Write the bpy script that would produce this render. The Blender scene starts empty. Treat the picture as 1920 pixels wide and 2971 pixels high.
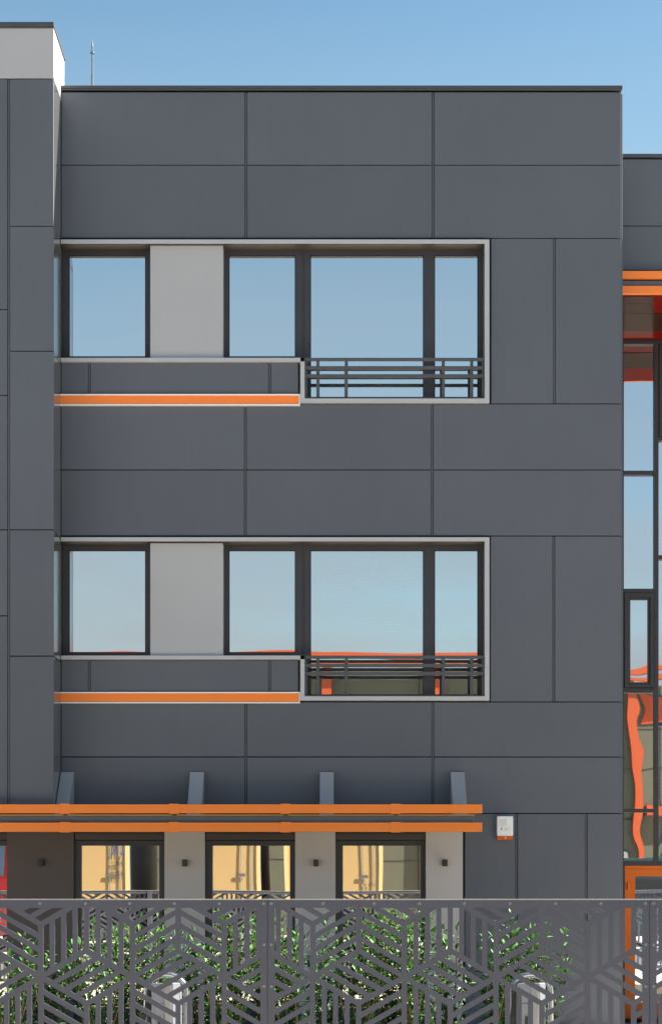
import bpy, bmesh, math, random
from mathutils import Vector, Matrix
from mathutils.geometry import delaunay_2d_cdt
R = math.radians
random.seed(7)
S = bpy.context.scene
# ------------------------------------------------------------------ camera, sky, sun, exposure
F = 5080.0; CY = -20.0; CZ = 1.75; HX = 960.0; HY = 2568.0      # focal length and eye in pixels of the 1920 x 2971 photograph
cam = bpy.data.cameras.new('camera'); camo = bpy.data.objects.new('camera', cam)
S.collection.objects.link(camo); S.camera = camo
camo.location = (0, CY, CZ); camo.rotation_euler = (R(90), 0, 0)
cam.sensor_fit = 'HORIZONTAL'; cam.sensor_width = 36.0; cam.lens = F / 1920 * 36
cam.shift_y = (HY - 1485.5) / 1920; cam.dof.use_dof = True; cam.dof.focus_distance = 20.0; cam.dof.aperture_fstop = 8.0; cam.clip_end = 3000; cam.clip_start = .1
SUN_EL, SUN_AZ = 48.0, 19.0                     # azimuth measured from +x towards +y
w = bpy.data.worlds.new('World'); S.world = w; w.use_nodes = True
nt = w.node_tree; bg = nt.nodes['Background']
sky = nt.nodes.new('ShaderNodeTexSky'); sky.sky_type = 'NISHITA'; sky.sun_disc = False
sky.sun_elevation = R(SUN_EL); sky.sun_rotation = R(90 - SUN_AZ)
sky.air_density = 1.0; sky.dust_density = 0.0; sky.ozone_density = 0.8
bg.inputs[1].default_value = 0.0415
# a low bank of thin pale cloud in the half of the sky behind the camera
N = nt.nodes.new; tcw = N('ShaderNodeTexCoord'); sp = N('ShaderNodeSeparateXYZ'); nt.links.new(tcw.outputs['Generated'], sp.inputs[0])
mpw = N('ShaderNodeMapping'); mpw.inputs['Scale'].default_value = (1.2, 1.2, 9); nt.links.new(tcw.outputs['Generated'], mpw.inputs[0])
nzw = N('ShaderNodeTexNoise'); nzw.inputs['Scale'].default_value = 3.0; nzw.inputs['Detail'].default_value = 5; nt.links.new(mpw.outputs[0], nzw.inputs['Vector'])
hz = N('ShaderNodeMapRange'); hz.inputs[1].default_value = .42; hz.inputs[2].default_value = .10; nt.links.new(sp.outputs[2], hz.inputs[0])
sd = N('ShaderNodeMapRange'); sd.inputs[1].default_value = .15; sd.inputs[2].default_value = -.45; nt.links.new(sp.outputs[1], sd.inputs[0])
nr = N('ShaderNodeMapRange'); nr.inputs[1].default_value = .3; nr.inputs[2].default_value = .65; nr.inputs[3].default_value = .45; nr.inputs[4].default_value = 1.0; nt.links.new(nzw.outputs[0], nr.inputs[0])
m1w = N('ShaderNodeMath'); m1w.operation = 'MULTIPLY'; nt.links.new(hz.outputs[0], m1w.inputs[0]); nt.links.new(sd.outputs[0], m1w.inputs[1])
m2w = N('ShaderNodeMath'); m2w.operation = 'MULTIPLY'; nt.links.new(m1w.outputs[0], m2w.inputs[0]); nt.links.new(nr.outputs[0], m2w.inputs[1])
mxw = N('ShaderNodeMix'); mxw.data_type = 'RGBA'; nt.links.new(m2w.outputs[0], mxw.inputs[0]); tn = N('ShaderNodeVectorMath'); tn.operation = 'MULTIPLY'; tn.inputs[1].default_value = (.90, 1.06, .97); nt.links.new(sky.outputs[0], tn.inputs[0]); nt.links.new(tn.outputs[0], mxw.inputs[6]); mxw.inputs[7].default_value = (3.05, 3.15, 3.3, 1)
# the sky over the roof pales towards the horizon
h2 = N('ShaderNodeMapRange'); h2.inputs[1].default_value = .455; h2.inputs[2].default_value = .30; h2.inputs[4].default_value = .62; nt.links.new(sp.outputs[2], h2.inputs[0])
y2 = N('ShaderNodeMapRange'); y2.inputs[1].default_value = 0; y2.inputs[2].default_value = .5; nt.links.new(sp.outputs[1], y2.inputs[0])
m3w = N('ShaderNodeMath'); m3w.operation = 'MULTIPLY'; nt.links.new(h2.outputs[0], m3w.inputs[0]); nt.links.new(y2.outputs[0], m3w.inputs[1])
mx2 = N('ShaderNodeMix'); mx2.data_type = 'RGBA'; nt.links.new(m3w.outputs[0], mx2.inputs[0]); nt.links.new(mxw.outputs[2], mx2.inputs[6]); mx2.inputs[7].default_value = (3.3, 4.5, 5.0, 1)
nt.links.new(mx2.outputs[2], bg.inputs[0])
sl = bpy.data.lights.new('sun', 'SUN'); sl.energy = 5.0; sl.angle = R(.5); sl.color = (1, .93, .80)
so = bpy.data.objects.new('sun', sl); S.collection.objects.link(so)
d = Vector((math.cos(R(SUN_EL)) * math.cos(R(SUN_AZ)), math.cos(R(SUN_EL)) * math.sin(R(SUN_AZ)), math.sin(R(SUN_EL))))
so.rotation_euler = d.to_track_quat('Z', 'Y').to_euler(); so.location = (30, 10, 30)
S.view_settings.view_transform = 'Standard'; S.view_settings.look = 'None'
S.view_settings.exposure = 2.0; S.view_settings.gamma = 1
S.cycles.max_bounces = 8; S.cycles.transparent_max_bounces = 12

# ------------------------------------------------------------------ pixel of the photograph -> place on the plane y
def wx(px, y=0.0): return (px - HX) * (y - CY) / F
def wz(py, y=0.0): return CZ + (HY - py) * (y - CY) / F

# ------------------------------------------------------------------ materials
def mat(name, col, rough=.5, metal=0, spec=.5, coat=0, var=.0, nscale=3, bump=0, bscale=200, island=0, wave=0, wscale=1.3, sheen=0):
    m = bpy.data.materials.new(name); m.use_nodes = True; n = m.node_tree; b = n.nodes['Principled BSDF']
    b.inputs['Roughness'].default_value = rough; b.inputs['Metallic'].default_value = metal
    b.inputs['Specular IOR Level'].default_value = spec; b.inputs['Coat Weight'].default_value = coat
    b.inputs['Coat Roughness'].default_value = .12
    c4 = (*col, 1); b.inputs['Base Color'].default_value = c4
    tc = n.nodes.new('ShaderNodeTexCoord')
    if var or island:
        no = n.nodes.new('ShaderNodeTexNoise'); no.inputs['Scale'].default_value = nscale; no.inputs['Detail'].default_value = 4
        n.links.new(tc.outputs['Object'], no.inputs['Vector'])
        mr = n.nodes.new('ShaderNodeMapRange'); mr.inputs[1].default_value = .3; mr.inputs[2].default_value = .7
        mr.inputs[3].default_value = 1 - var; mr.inputs[4].default_value = 1 + var
        n.links.new(no.outputs[0], mr.inputs[0]); val = mr.outputs[0]
        if island:
            g = n.nodes.new('ShaderNodeNewGeometry'); m2 = n.nodes.new('ShaderNodeMapRange')
            m2.inputs[3].default_value = 1 - island; m2.inputs[4].default_value = 1 + island
            n.links.new(g.outputs['Random Per Island'], m2.inputs[0])
            mu = n.nodes.new('ShaderNodeMath'); mu.operation = 'MULTIPLY'
            n.links.new(val, mu.inputs[0]); n.links.new(m2.outputs[0], mu.inputs[1]); val = mu.outputs[0]
        vm = n.nodes.new('ShaderNodeVectorMath'); vm.operation = 'SCALE'; vm.inputs[0].default_value = col
        n.links.new(val, vm.inputs['Scale']); n.links.new(vm.outputs[0], b.inputs['Base Color'])
        rr = n.nodes.new('ShaderNodeMapRange'); rr.inputs[3].default_value = rough - .05; rr.inputs[4].default_value = rough + .07
        n.links.new(no.outputs[0], rr.inputs[0]); n.links.new(rr.outputs[0], b.inputs['Roughness'])
    last = None
    if wave:
        no = n.nodes.new('ShaderNodeTexNoise'); no.inputs['Scale'].default_value = wscale; no.inputs['Detail'].default_value = 0
        n.links.new(tc.outputs['Object'], no.inputs['Vector'])
        bu = n.nodes.new('ShaderNodeBump'); bu.inputs['Distance'].default_value = wave; bu.inputs['Strength'].default_value = 1
        n.links.new(no.outputs[0], bu.inputs['Height']); last = bu.outputs[0]
    if bump:
        no = n.nodes.new('ShaderNodeTexNoise'); no.inputs['Scale'].default_value = bscale; no.inputs['Detail'].default_value = 3
        n.links.new(tc.outputs['Object'], no.inputs['Vector'])
        bu = n.nodes.new('ShaderNodeBump'); bu.inputs['Distance'].default_value = bump; bu.inputs['Strength'].default_value = .6
        n.links.new(no.outputs[0], bu.inputs['Height'])
        if last: n.links.new(last, bu.inputs['Normal'])
        last = bu.outputs[0]
    if last: n.links.new(last, b.inputs['Normal'])
    return m
def glass(name, refl=.8, tint=(.93, .97, 1), wave=.002, wscale=1.5, trans=(.6, .66, .64)):
    m = bpy.data.materials.new(name); m.use_nodes = True; n = m.node_tree
    n.nodes.remove(n.nodes['Principled BSDF']); out = n.nodes['Material Output']
    g = n.nodes.new('ShaderNodeBsdfGlossy'); g.inputs['Roughness'].default_value = 0; g.inputs['Color'].default_value = (*tint, 1)
    t = n.nodes.new('ShaderNodeBsdfTransparent'); t.inputs['Color'].default_value = (*trans, 1)
    lw = n.nodes.new('ShaderNodeLayerWeight'); lw.inputs['Blend'].default_value = .25
    mr = n.nodes.new('ShaderNodeMapRange'); mr.inputs[3].default_value = refl; mr.inputs[4].default_value = 1
    n.links.new(lw.outputs['Fresnel'], mr.inputs[0])
    mx = n.nodes.new('ShaderNodeMixShader'); n.links.new(mr.outputs[0], mx.inputs[0])
    n.links.new(t.outputs[0], mx.inputs[1]); n.links.new(g.outputs[0], mx.inputs[2]); n.links.new(mx.outputs[0], out.inputs[0])
    tc = n.nodes.new('ShaderNodeTexCoord'); no = n.nodes.new('ShaderNodeTexNoise')
    no.inputs['Scale'].default_value = wscale; no.inputs['Detail'].default_value = 1
    bu = n.nodes.new('ShaderNodeBump'); bu.inputs['Distance'].default_value = wave
    n.links.new(tc.outputs['Object'], no.inputs['Vector']); n.links.new(no.outputs[0], bu.inputs['Height']); n.links.new(bu.outputs[0], g.inputs['Normal'])
    return m
M = dict(
    clad=mat('grey_cladding', (.111, .122, .147), .42, 0, .4, var=.035, nscale=.9, island=.05, bump=.0004, bscale=160, wave=.0035, wscale=1.1),
    ret=mat('grey_glossy_cladding', (.12, .125, .135), .16, 0, .6, coat=.6, var=.03),
    light=mat('light_grey_panel', (.44, .445, .47), .38, 0, .4, var=.025, nscale=1.2, wave=.002),
    pillar=mat('pale_taupe_panel', (.56, .52, .505), .4, 0, .4, var=.03, nscale=1.5),
    ppdark=mat('dark_taupe_panel', (.10, .08, .076), .4, 0, .4, var=.03),
    silver=mat('silver_trim', (.54, .54, .56), .36, .25, .5, var=.02, nscale=5),
    white=mat('white_edge', (.95, .95, .95), .3, 0, .5),
    frame=mat('anthracite_frame', (.047, .047, .056), .38, 0, .45, var=.04, nscale=4),
    rail=mat('railing_paint', (.085, .09, .10), .4, 0, .45, var=.03),
    soff=mat('reveal_shade_and_dark_trim', (.07, .06, .055), .4, 0, .4, var=.03),  # dark brown; on the window reveals it carries the recess shade
    slot=mat('joint_backing', (.015, .016, .018), .7),
    seal=mat('black_gasket', (.012, .012, .014), .6),
    orange=mat('orange_lacquer', (1.0, .25, .035), .3, 0, .5, coat=.15, var=.02, nscale=2),
    orange2=mat('orange_door_lacquer', (.80, .17, .012), .35, 0, .4, var=.03),
    red=mat('red_glossy_soffit', (.20, .006, .002), .15, 0, .25),
    brown=mat('brown_glossy_soffit', (.055, .020, .011), .16, 0, .25, var=.05),
    coping=mat('coping_sheet', (.075, .082, .098), .4, .2, .5, var=.04),
    brk=mat('bracket_paint', (.38, .37, .365), .4, 0, .4, var=.03),
    room=mat('room_plaster', (.5, .48, .45), .8, var=.05),
    roomf=mat('room_floor', (.22, .19, .16), .6, var=.08),
    fence=mat('fence_powder_coat', (.074, .080, .108), .5, 0, .35, var=.04, nscale=2, bump=.0003, bscale=300),
    cap=mat('fence_cap', (.45, .45, .44), .35, .3, .5),
    bolt=mat('bolt_steel', (.20, .21, .23), .4, .2, .5),
    glassu=glass('upper_glass', .93, (.96, .99, .98), .0006, .9),
    glassl=glass('lower_glass', .76, (.98, 1, .99), .0012, 1.0, (.94, .95, .95)),
    glassg=glass('ground_glass', .84, (1, .97, .92), .0013, .7),
    glassc=glass('curtain_glass', .86, (.92, .97, 1), .0029, 1.2),
    leaf=mat('leaf_green', (.028, .098, .018), .5, 0, .35, var=.25, nscale=14),
    leaf2=mat('young_leaf_green', (.060, .19, .028), .5, 0, .35, var=.2, nscale=14),
    leaf3=mat('dark_leaf_green', (.011, .040, .015), .55, 0, .3, var=.25, nscale=14),
    stem=mat('shrub_stem', (.16, .12, .06), .8),
    soil=mat('soil', (.06, .045, .03), .95, var=.3, nscale=6, bump=.02, bscale=30),
    paving=mat('concrete_paving', (.52, .48, .43), .85, var=.12, nscale=.6, bump=.004, bscale=40),
    tar=mat('added_lane_asphalt', (.10, .10, .10), .9, var=.15, nscale=.8, bump=.004, bscale=60),
    asphalt=mat('concrete_yard', (.50, .46, .40), .9, var=.15, nscale=.5, bump=.004, bscale=60),
    steel=mat('brushed_steel', (.42, .43, .45), .28, .9, .5, var=.05),
    plast=mat('light_grey_casing', (.21, .225, .26), .4, 0, .5, var=.03),
    black=mat('black_plastic', (.015, .015, .017), .4),
    wht=mat('siren_white', (.95, .95, .94), .35),
    grn=mat('siren_grey_print', (.55, .57, .56), .5),
    amber=mat('amber_lens', (.62, .11, .008), .15, 0, .6, coat=.5),
    lamp=mat('lamp_black_metal', (.03, .028, .026), .35, .3, .5),
    orange_far=mat('orange_far_rail', (.40, .062, .014), .5),
    navy=mat('grey_blue_tarpaulin', (.15, .155, .165), .6),
    van=mat('dark_van_paint', (.02, .035, .035), .3, coat=.4),
    cream=mat('cream_trailer', (.46, .31, .145), .5, 0, .3, var=.05, nscale=.5),
    creaml=mat('pale_yellow_post', (.62, .50, .26), .4),
    blue=mat('blue_lettering', (.08, .10, .22), .5),
    dk=mat('dark_print', (.06, .055, .05), .5),
    tyre=mat('tyre_rubber', (.02, .02, .02), .8),
    redp=mat('red_truck_paint', (.72, .012, .014), .25, 0, .5, coat=.6),
    wind=mat('windscreen', (.22, .28, .34), .06, 0, .8, coat=1),
    opp=mat('olive_grey_cladding', (.10, .10, .074), .5, 0, .3, var=.05, nscale=.3),
    oppl=mat('pale_window_blind', (.55, .53, .45), .4),
    pot=mat('pale_pot', (.75, .70, .62), .6),
    pale=mat('pale_blossom', (.85, .92, .80), .6),
)
for k_ in ('brown', 'red'): M[k_].node_tree.nodes['Principled BSDF'].inputs['IOR'].default_value = 1.22
# faint upright rain marks on the cladding and pale panels
for k_, amt in (('clad', .022), ('light', .008), ('pillar', .008)):
    n = M[k_].node_tree; b = n.nodes['Principled BSDF']; lk = b.inputs['Base Color'].links[0]; src = lk.from_socket
    tc = n.nodes.new('ShaderNodeTexCoord'); mp = n.nodes.new('ShaderNodeMapping'); mp.inputs['Scale'].default_value = (9, 1, .45)
    no = n.nodes.new('ShaderNodeTexNoise'); no.inputs['Scale'].default_value = 1.6; no.inputs['Detail'].default_value = 6; no.inputs['Roughness'].default_value = .65
    mr = n.nodes.new('ShaderNodeMapRange'); mr.inputs[1].default_value = .35; mr.inputs[2].default_value = .7; mr.inputs[3].default_value = 1 - amt; mr.inputs[4].default_value = 1 + amt
    vm = n.nodes.new('ShaderNodeVectorMath'); vm.operation = 'SCALE'
    n.links.new(tc.outputs['Object'], mp.inputs[0]); n.links.new(mp.outputs[0], no.inputs['Vector']); n.links.new(no.outputs[0], mr.inputs[0])
    n.links.new(src, vm.inputs[0]); n.links.new(mr.outputs[0], vm.inputs['Scale']); n.links.new(vm.outputs[0], b.inputs['Base Color'])
# ------------------------------------------------------------------ mesh helpers
class MB:
    def __init__(s): s.v = []; s.f = []; s.m = []
    def box(s, x0, x1, y0, y1, z0, z1, mi=0):
        i = len(s.v)
        s.v += [(x0, y0, z0), (x1, y0, z0), (x1, y1, z0), (x0, y1, z0), (x0, y0, z1), (x1, y0, z1), (x1, y1, z1), (x0, y1, z1)]
        s.f += [tuple(i + k for k in q) for q in ((0, 3, 2, 1), (4, 5, 6, 7), (0, 1, 5, 4), (1, 2, 6, 5), (2, 3, 7, 6), (3, 0, 4, 7))]
        s.m += [mi] * 6; return s
    def pbox(s, px0, px1, py0, py1, y0, y1, ref=None, mi=0):
        """box whose front face (plane y0, or ref) covers these photograph pixels"""
        r = y0 if ref is None else ref
        return s.box(wx(px0, r), wx(px1, r), y0, y1, wz(py1, r), wz(py0, r), mi)
    def prism(s, poly, x0, x1, mi=0):       # poly in (y,z), extruded in x
        i = len(s.v); n = len(poly)
        s.v += [(x0, a, b) for a, b in poly] + [(x1, a, b) for a, b in poly]
        s.f.append(tuple(i + k for k in range(n))); s.f.append(tuple(i + n + k for k in reversed(range(n))))
        for k in range(n): s.f.append((i + k, i + n + k, i + n + (k + 1) % n, i + (k + 1) % n))
        s.m += [mi] * (n + 2); return s
    def tube(s, pts, r, n=10, mi=0, closed_caps=True):
        rs = r if isinstance(r, (list, tuple)) else [r] * len(pts)
        pts = [Vector(p) for p in pts]; rings = []
        t0 = (pts[1] - pts[0]).normalized(); up = Vector((0, 0, 1)) if abs(t0.z) < .9 else Vector((0, 1, 0))
        for k, p in enumerate(pts):
            t = (pts[min(k + 1, len(pts) - 1)] - pts[max(k - 1, 0)]).normalized()
            a = t.cross(up)
            if a.length < 1e-4: a = t.cross(Vector((1, 0, 0)))
            a.normalize(); b = t.cross(a); up = -b if False else up
            i = len(s.v); rings.append(i)
            s.v += [tuple(p + rs[k] * (math.cos(2 * math.pi * j / n) * a + math.sin(2 * math.pi * j / n) * b)) for j in range(n)]
        for k in range(len(pts) - 1):
            for j in range(n):
                s.f.append((rings[k] + j, rings[k] + (j + 1) % n, rings[k + 1] + (j + 1) % n, rings[k + 1] + j)); s.m.append(mi)
        if closed_caps:
            s.f.append(tuple(rings[0] + j for j in range(n))); s.f.append(tuple(rings[-1] + j for j in reversed(range(n)))); s.m += [mi, mi]
        return s
    def build(s, name, m, parent=None, bevel=0, smooth=False, loc=None):
        me = bpy.data.meshes.new(name); me.from_pydata(s.v, [], s.f)
        for q in (m if isinstance(m, (list, tuple)) else [m]): me.materials.append(q)
        me.polygons.foreach_set('material_index', s.m)
        bm = bmesh.new(); bm.from_mesh(me); bmesh.ops.recalc_face_normals(bm, faces=bm.faces)
        if bevel: bmesh.ops.bevel(bm, geom=list(bm.edges), offset=bevel, segments=1, affect='EDGES', clamp_overlap=True)
        bm.to_mesh(me); bm.free()
        if smooth: me.shade_smooth() if hasattr(me, 'shade_smooth') else None
        o = bpy.data.objects.new(name, me); S.collection.objects.link(o)
        if parent is not None: o.parent = parent
        if loc: o.location = loc
        return o
def tag(o, label=None, cat=None, group=None, kind=None):
    for k, v in (('label', label), ('category', cat), ('group', group), ('kind', kind)):
        if v: o[k] = v
    return o
def empty(name, loc=(0, 0, 0)):
    o = bpy.data.objects.new(name, None); S.collection.objects.link(o); o.location = loc; o.empty_display_size = .2; return o
def copy_tree(o, parent=None):
    c = o.copy(); S.collection.objects.link(c); c.parent = parent
    for ch in [q for q in S.objects if q.parent == o]: copy_tree(ch, c)
    return c
def holed(mb, x0, x1, z0, z1, y0, y1, holes):
    xs = sorted({x0, x1, *[min(max(a, x0), x1) for h in holes for a in h[:2]]}); zs = sorted({z0, z1, *[min(max(a, z0), z1) for h in holes for a in h[2:]]})
    for i in range(len(xs) - 1):
        run = None
        for j in range(len(zs) - 1):
            cx, cz = (xs[i] + xs[i + 1]) / 2, (zs[j] + zs[j + 1]) / 2
            solid = not any(h[0] < cx < h[1] and h[2] < cz < h[3] for h in holes)
            if solid and run is None: run = zs[j]
            if run is not None and (not solid): mb.box(xs[i], xs[i + 1], y0, y1, run, zs[j]); run = None
        if run is not None: mb.box(xs[i], xs[i + 1], y0, y1, run, zs[-1])
def font(text, size, loc, rot, m, name, parent, ext=.002, bold=0, align='CENTER', sc=1):
    c = bpy.data.curves.new(name, 'FONT'); c.body = text; c.size = size; c.extrude = ext; c.align_x = align; c.align_y = 'CENTER'; c.offset = bold
    c.materials.append(m); tmp = bpy.data.objects.new(name, c); S.collection.objects.link(tmp)
    dg = bpy.context.evaluated_depsgraph_get(); me = bpy.data.meshes.new_from_object(tmp.evaluated_get(dg))
    bpy.data.objects.remove(tmp); o = bpy.data.objects.new(name, me); S.collection.objects.link(o)
    o.location = loc; o.rotation_euler = rot; o.scale = (sc, 1, 1); o.parent = parent; return o

# ------------------------------------------------------------------ ground
g = MB(); g.box(-400, 400, -400, 400, -.3, 0); tag(g.build('ground', M['asphalt']), 'concrete ground around the building, made pale to bounce light', kind='structure')  # paleness raised to bounce sunlight onto the facade
g = MB(); g.box(-120, 120, -23.5, -13, -.2, .004); tag(g.build('added_dark_lane', M['tar']), 'dark asphalt lane added in front of the fence to darken mirrored ground', kind='structure')  # unseen dark strip, added so the ground mirrored in the glass stays dark
g = MB(); g.box(-30, 30, -8.6, -4.2, .004, .10); g.box(-30, 30, -1.8, .1, .004, .10)
tag(g.build('pavement', M['paving']), 'concrete paving beside the building, lightened to bounce light', kind='structure')  # tone lightened to throw more sunlight back at the lower facade
g = MB(); g.box(-30, 30, -4.19, -1.81, .004, .14); tag(g.build('planting_bed', M['soil']), 'dark soil bed under the shrubs', kind='structure')

# ------------------------------------------------------------------ the office building
B = empty('office_building'); tag(B, 'three-storey office block clad in dark grey panels with orange ledges and a canopy', 'building')
XL, XR = wx(178), wx(1801.8)
ZTOP = wz(262)
ROWS = (0, 865)                                   # upper and lower window strip, in pixels
holes = []
for r in ROWS:
    holes.append((wx(177), wx(1406), wz(1037.5 + r), wz(705 + r))); holes.append((wx(884), wx(1406), wz(1156 + r), wz(1037.5 + r)))
GW = [(-250, 20), (213.5, 477), (594, 856), (973, 1235)]          # ground-floor windows
for a, b_ in GW: holes.append((wx(a), wx(b_), .12, wz(2417)))
mb = MB(); holed(mb, -12, XR - .004, 0, ZTOP, .045, .30, holes)
mb.box(-12, XR - .03, 6, 6.25, 0, ZTOP); mb.box(-12, -11.7, .30, 6, 0, ZTOP); mb.box(XR - .28, XR - .004, .30, 6, 0, ZTOP)
mb.box(-11.7, XR - .28, .30, 6, ZTOP - .6, ZTOP - .35)
mb.build('wall', M['slot'], B)
mb = MB()
for z in (3.62, 7.02): mb.box(-11.7, XR - .28, .30, 5.9, z, z + .22)
mb.box(-11.7, XR - .28, 5.8, 5.9, 0, 3.6)
mb.box(-11.7, XR - .28, 5.8, 5.9, 3.86, 7.0); mb.box(-11.7, XR - .28, 5.8, 5.9, 7.26, ZTOP - .62)
for x in (-5.2, -1.55, ): 
    for z0, z1 in ((.1, 3.6), (3.86, 7.0), (7.26, ZTOP - .62)): mb.box(x, x + .12, .32, 5.78, z0, z1)
mb.build('interior_partition', M['room'], B)

# cladding panels: 30 mm cassettes, narrow level joints, wide upright joints with a filler strip
def panels(lst, y, mb, fl, th=.035, gv=.030, gh=.011):
    for (a, b, c, d_) in lst:       # px x0,x1, y0,y1
        mb.box(wx(a, y) + gv / 2, wx(b, y) - gv / 2, y, y + th, wz(d_, y) + gh / 2, wz(c, y) - gh / 2)
mb = MB(); fl = MB()
lst = []
def row(xs, c, d_): lst.extend((xs[i], xs[i + 1], c, d_) for i in range(len(xs) - 1))
e = 3.6
X0, X1 = 178 - e, 1801.6 + e
row([X0, 713.5, 1256, X1], 265, 477.5); row([X0, 713.5, 1256, X1], 477.5, 690)
row([1421, 1608, X1], 690, 1171)
row([X0, 711.5, 1253.5, X1], 1171, 1363); row([X0, 711.5, 1253.5, X1], 1363, 1555)
row([1419, 1606, X1], 1555, 2037)
row([X0, 713, 1255, X1], 2037, 2197); row([X0, 713, 1255, X1], 2197, 2361)
row([1345, 1498, 1700, X1], 2361, 2977)
for r in ROWS: row([X0, 259, 782, 869], 1049.5 + r, 1143.5 + r)
panels(lst, 0, mb, fl)
fl = mb
for x, c, d_ in ((713.5, 266, 689), (1256, 266, 689), (1608, 691, 1170), (711.5, 1172, 1554), (1253.5, 1172, 1554), (1606, 1556, 2036),
                 (713, 2038, 2360), (1255, 2038, 2360), (1498, 2362, 2975), (1700, 2362, 2975)):
    fl.box(wx(x) - .010, wx(x) + .010, .010, .036, wz(d_), wz(c))
for r in ROWS:
    for x in (259, 782): fl.box(wx(x) - .010, wx(x) + .010, .010, .036, wz(1142 + r), wz(1051 + r))
mb.build('cladding', M['clad'], B, bevel=.003)
# main coping
mb = MB(); mb.box(XL - .0, XR + .012, -.03, .5, wz(258), wz(249.5)); mb.box(XL, XR + .006, -.022, .0, wz(262), wz(258.4))
mb.build('coping', M['coping'], B, bevel=.003)
# sun-facing flank of the main block
mb = MB()
zz = [wz(p) for p in (265, 477.5, 690, 1171, 1363, 1555, 2037, 2197, 2361, 2977)]
for i in range(len(zz) - 1): mb.box(XR - .002, XR + .022, .037, 6.2, zz[i + 1] + .0055, zz[i] - .0055)
mb.build('flank_cladding', M['clad'], B, bevel=.003)

# ---- left projecting wing
YW = -.55; XW = wx(156, YW)
mb = MB(); mb.box(-12, XW - .03, YW + .04, 0.04, wz(2345, YW), wz(80, YW)); mb.box(-12, XW - .03, .041, .20, ZTOP + .01, wz(80, YW))
mb.build('wing_wall', M['slot'], B)
mb = MB(); lst = []
rc = [227, 655, 1018, 1537, 1904, 2345]; lc = [227, 897, 1146, 1537, 1787, 2345]
for i in range(5): lst.append((25, 156 + 3, rc[i], rc[i + 1]))
for i in range(5):
    lst.append((-480, 25, lc[i], lc[i + 1]))
panels(lst, YW, mb, fl)
for c, d_ in ((229, 2344),): mb.box(wx(25, YW) - .010, wx(25, YW) + .010, YW + .01, YW + .038, wz(d_, YW), wz(c, YW))
mb.build('wing_cladding', M['clad'], B, bevel=.003)
mb = MB()
for i in range(5):
    mb.box(XW - .026, XW - .003, YW + .036, -.002, wz(rc[i + 1], YW) + .0055, wz(rc[i], YW) - .0055)
mb.box(XW - .026, XW - .003, -.001, .21, ZTOP + .08, wz(227, YW) - .0055)
mb.build('wing_return', M['ret'], B, bevel=.002)
mb = MB(); mb.box(-12, XW, YW, YW + .03, wz(225, YW), wz(80, YW)); mb.box(XW - .03, XW - .001, YW + .031, .23, wz(225, YW), wz(81, YW))
mb.build('parapet_panel', M['light'], B, bevel=.003)
mb = MB(); mb.box(-12, XW + .006, YW - .025, .26, wz(77, YW), wz(64.5, YW)); mb.box(-12, XW + .003, YW - .015, YW + .01, wz(81, YW), wz(77.5, YW))
mb.build('coping', M['coping'], B, bevel=.003)

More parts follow.
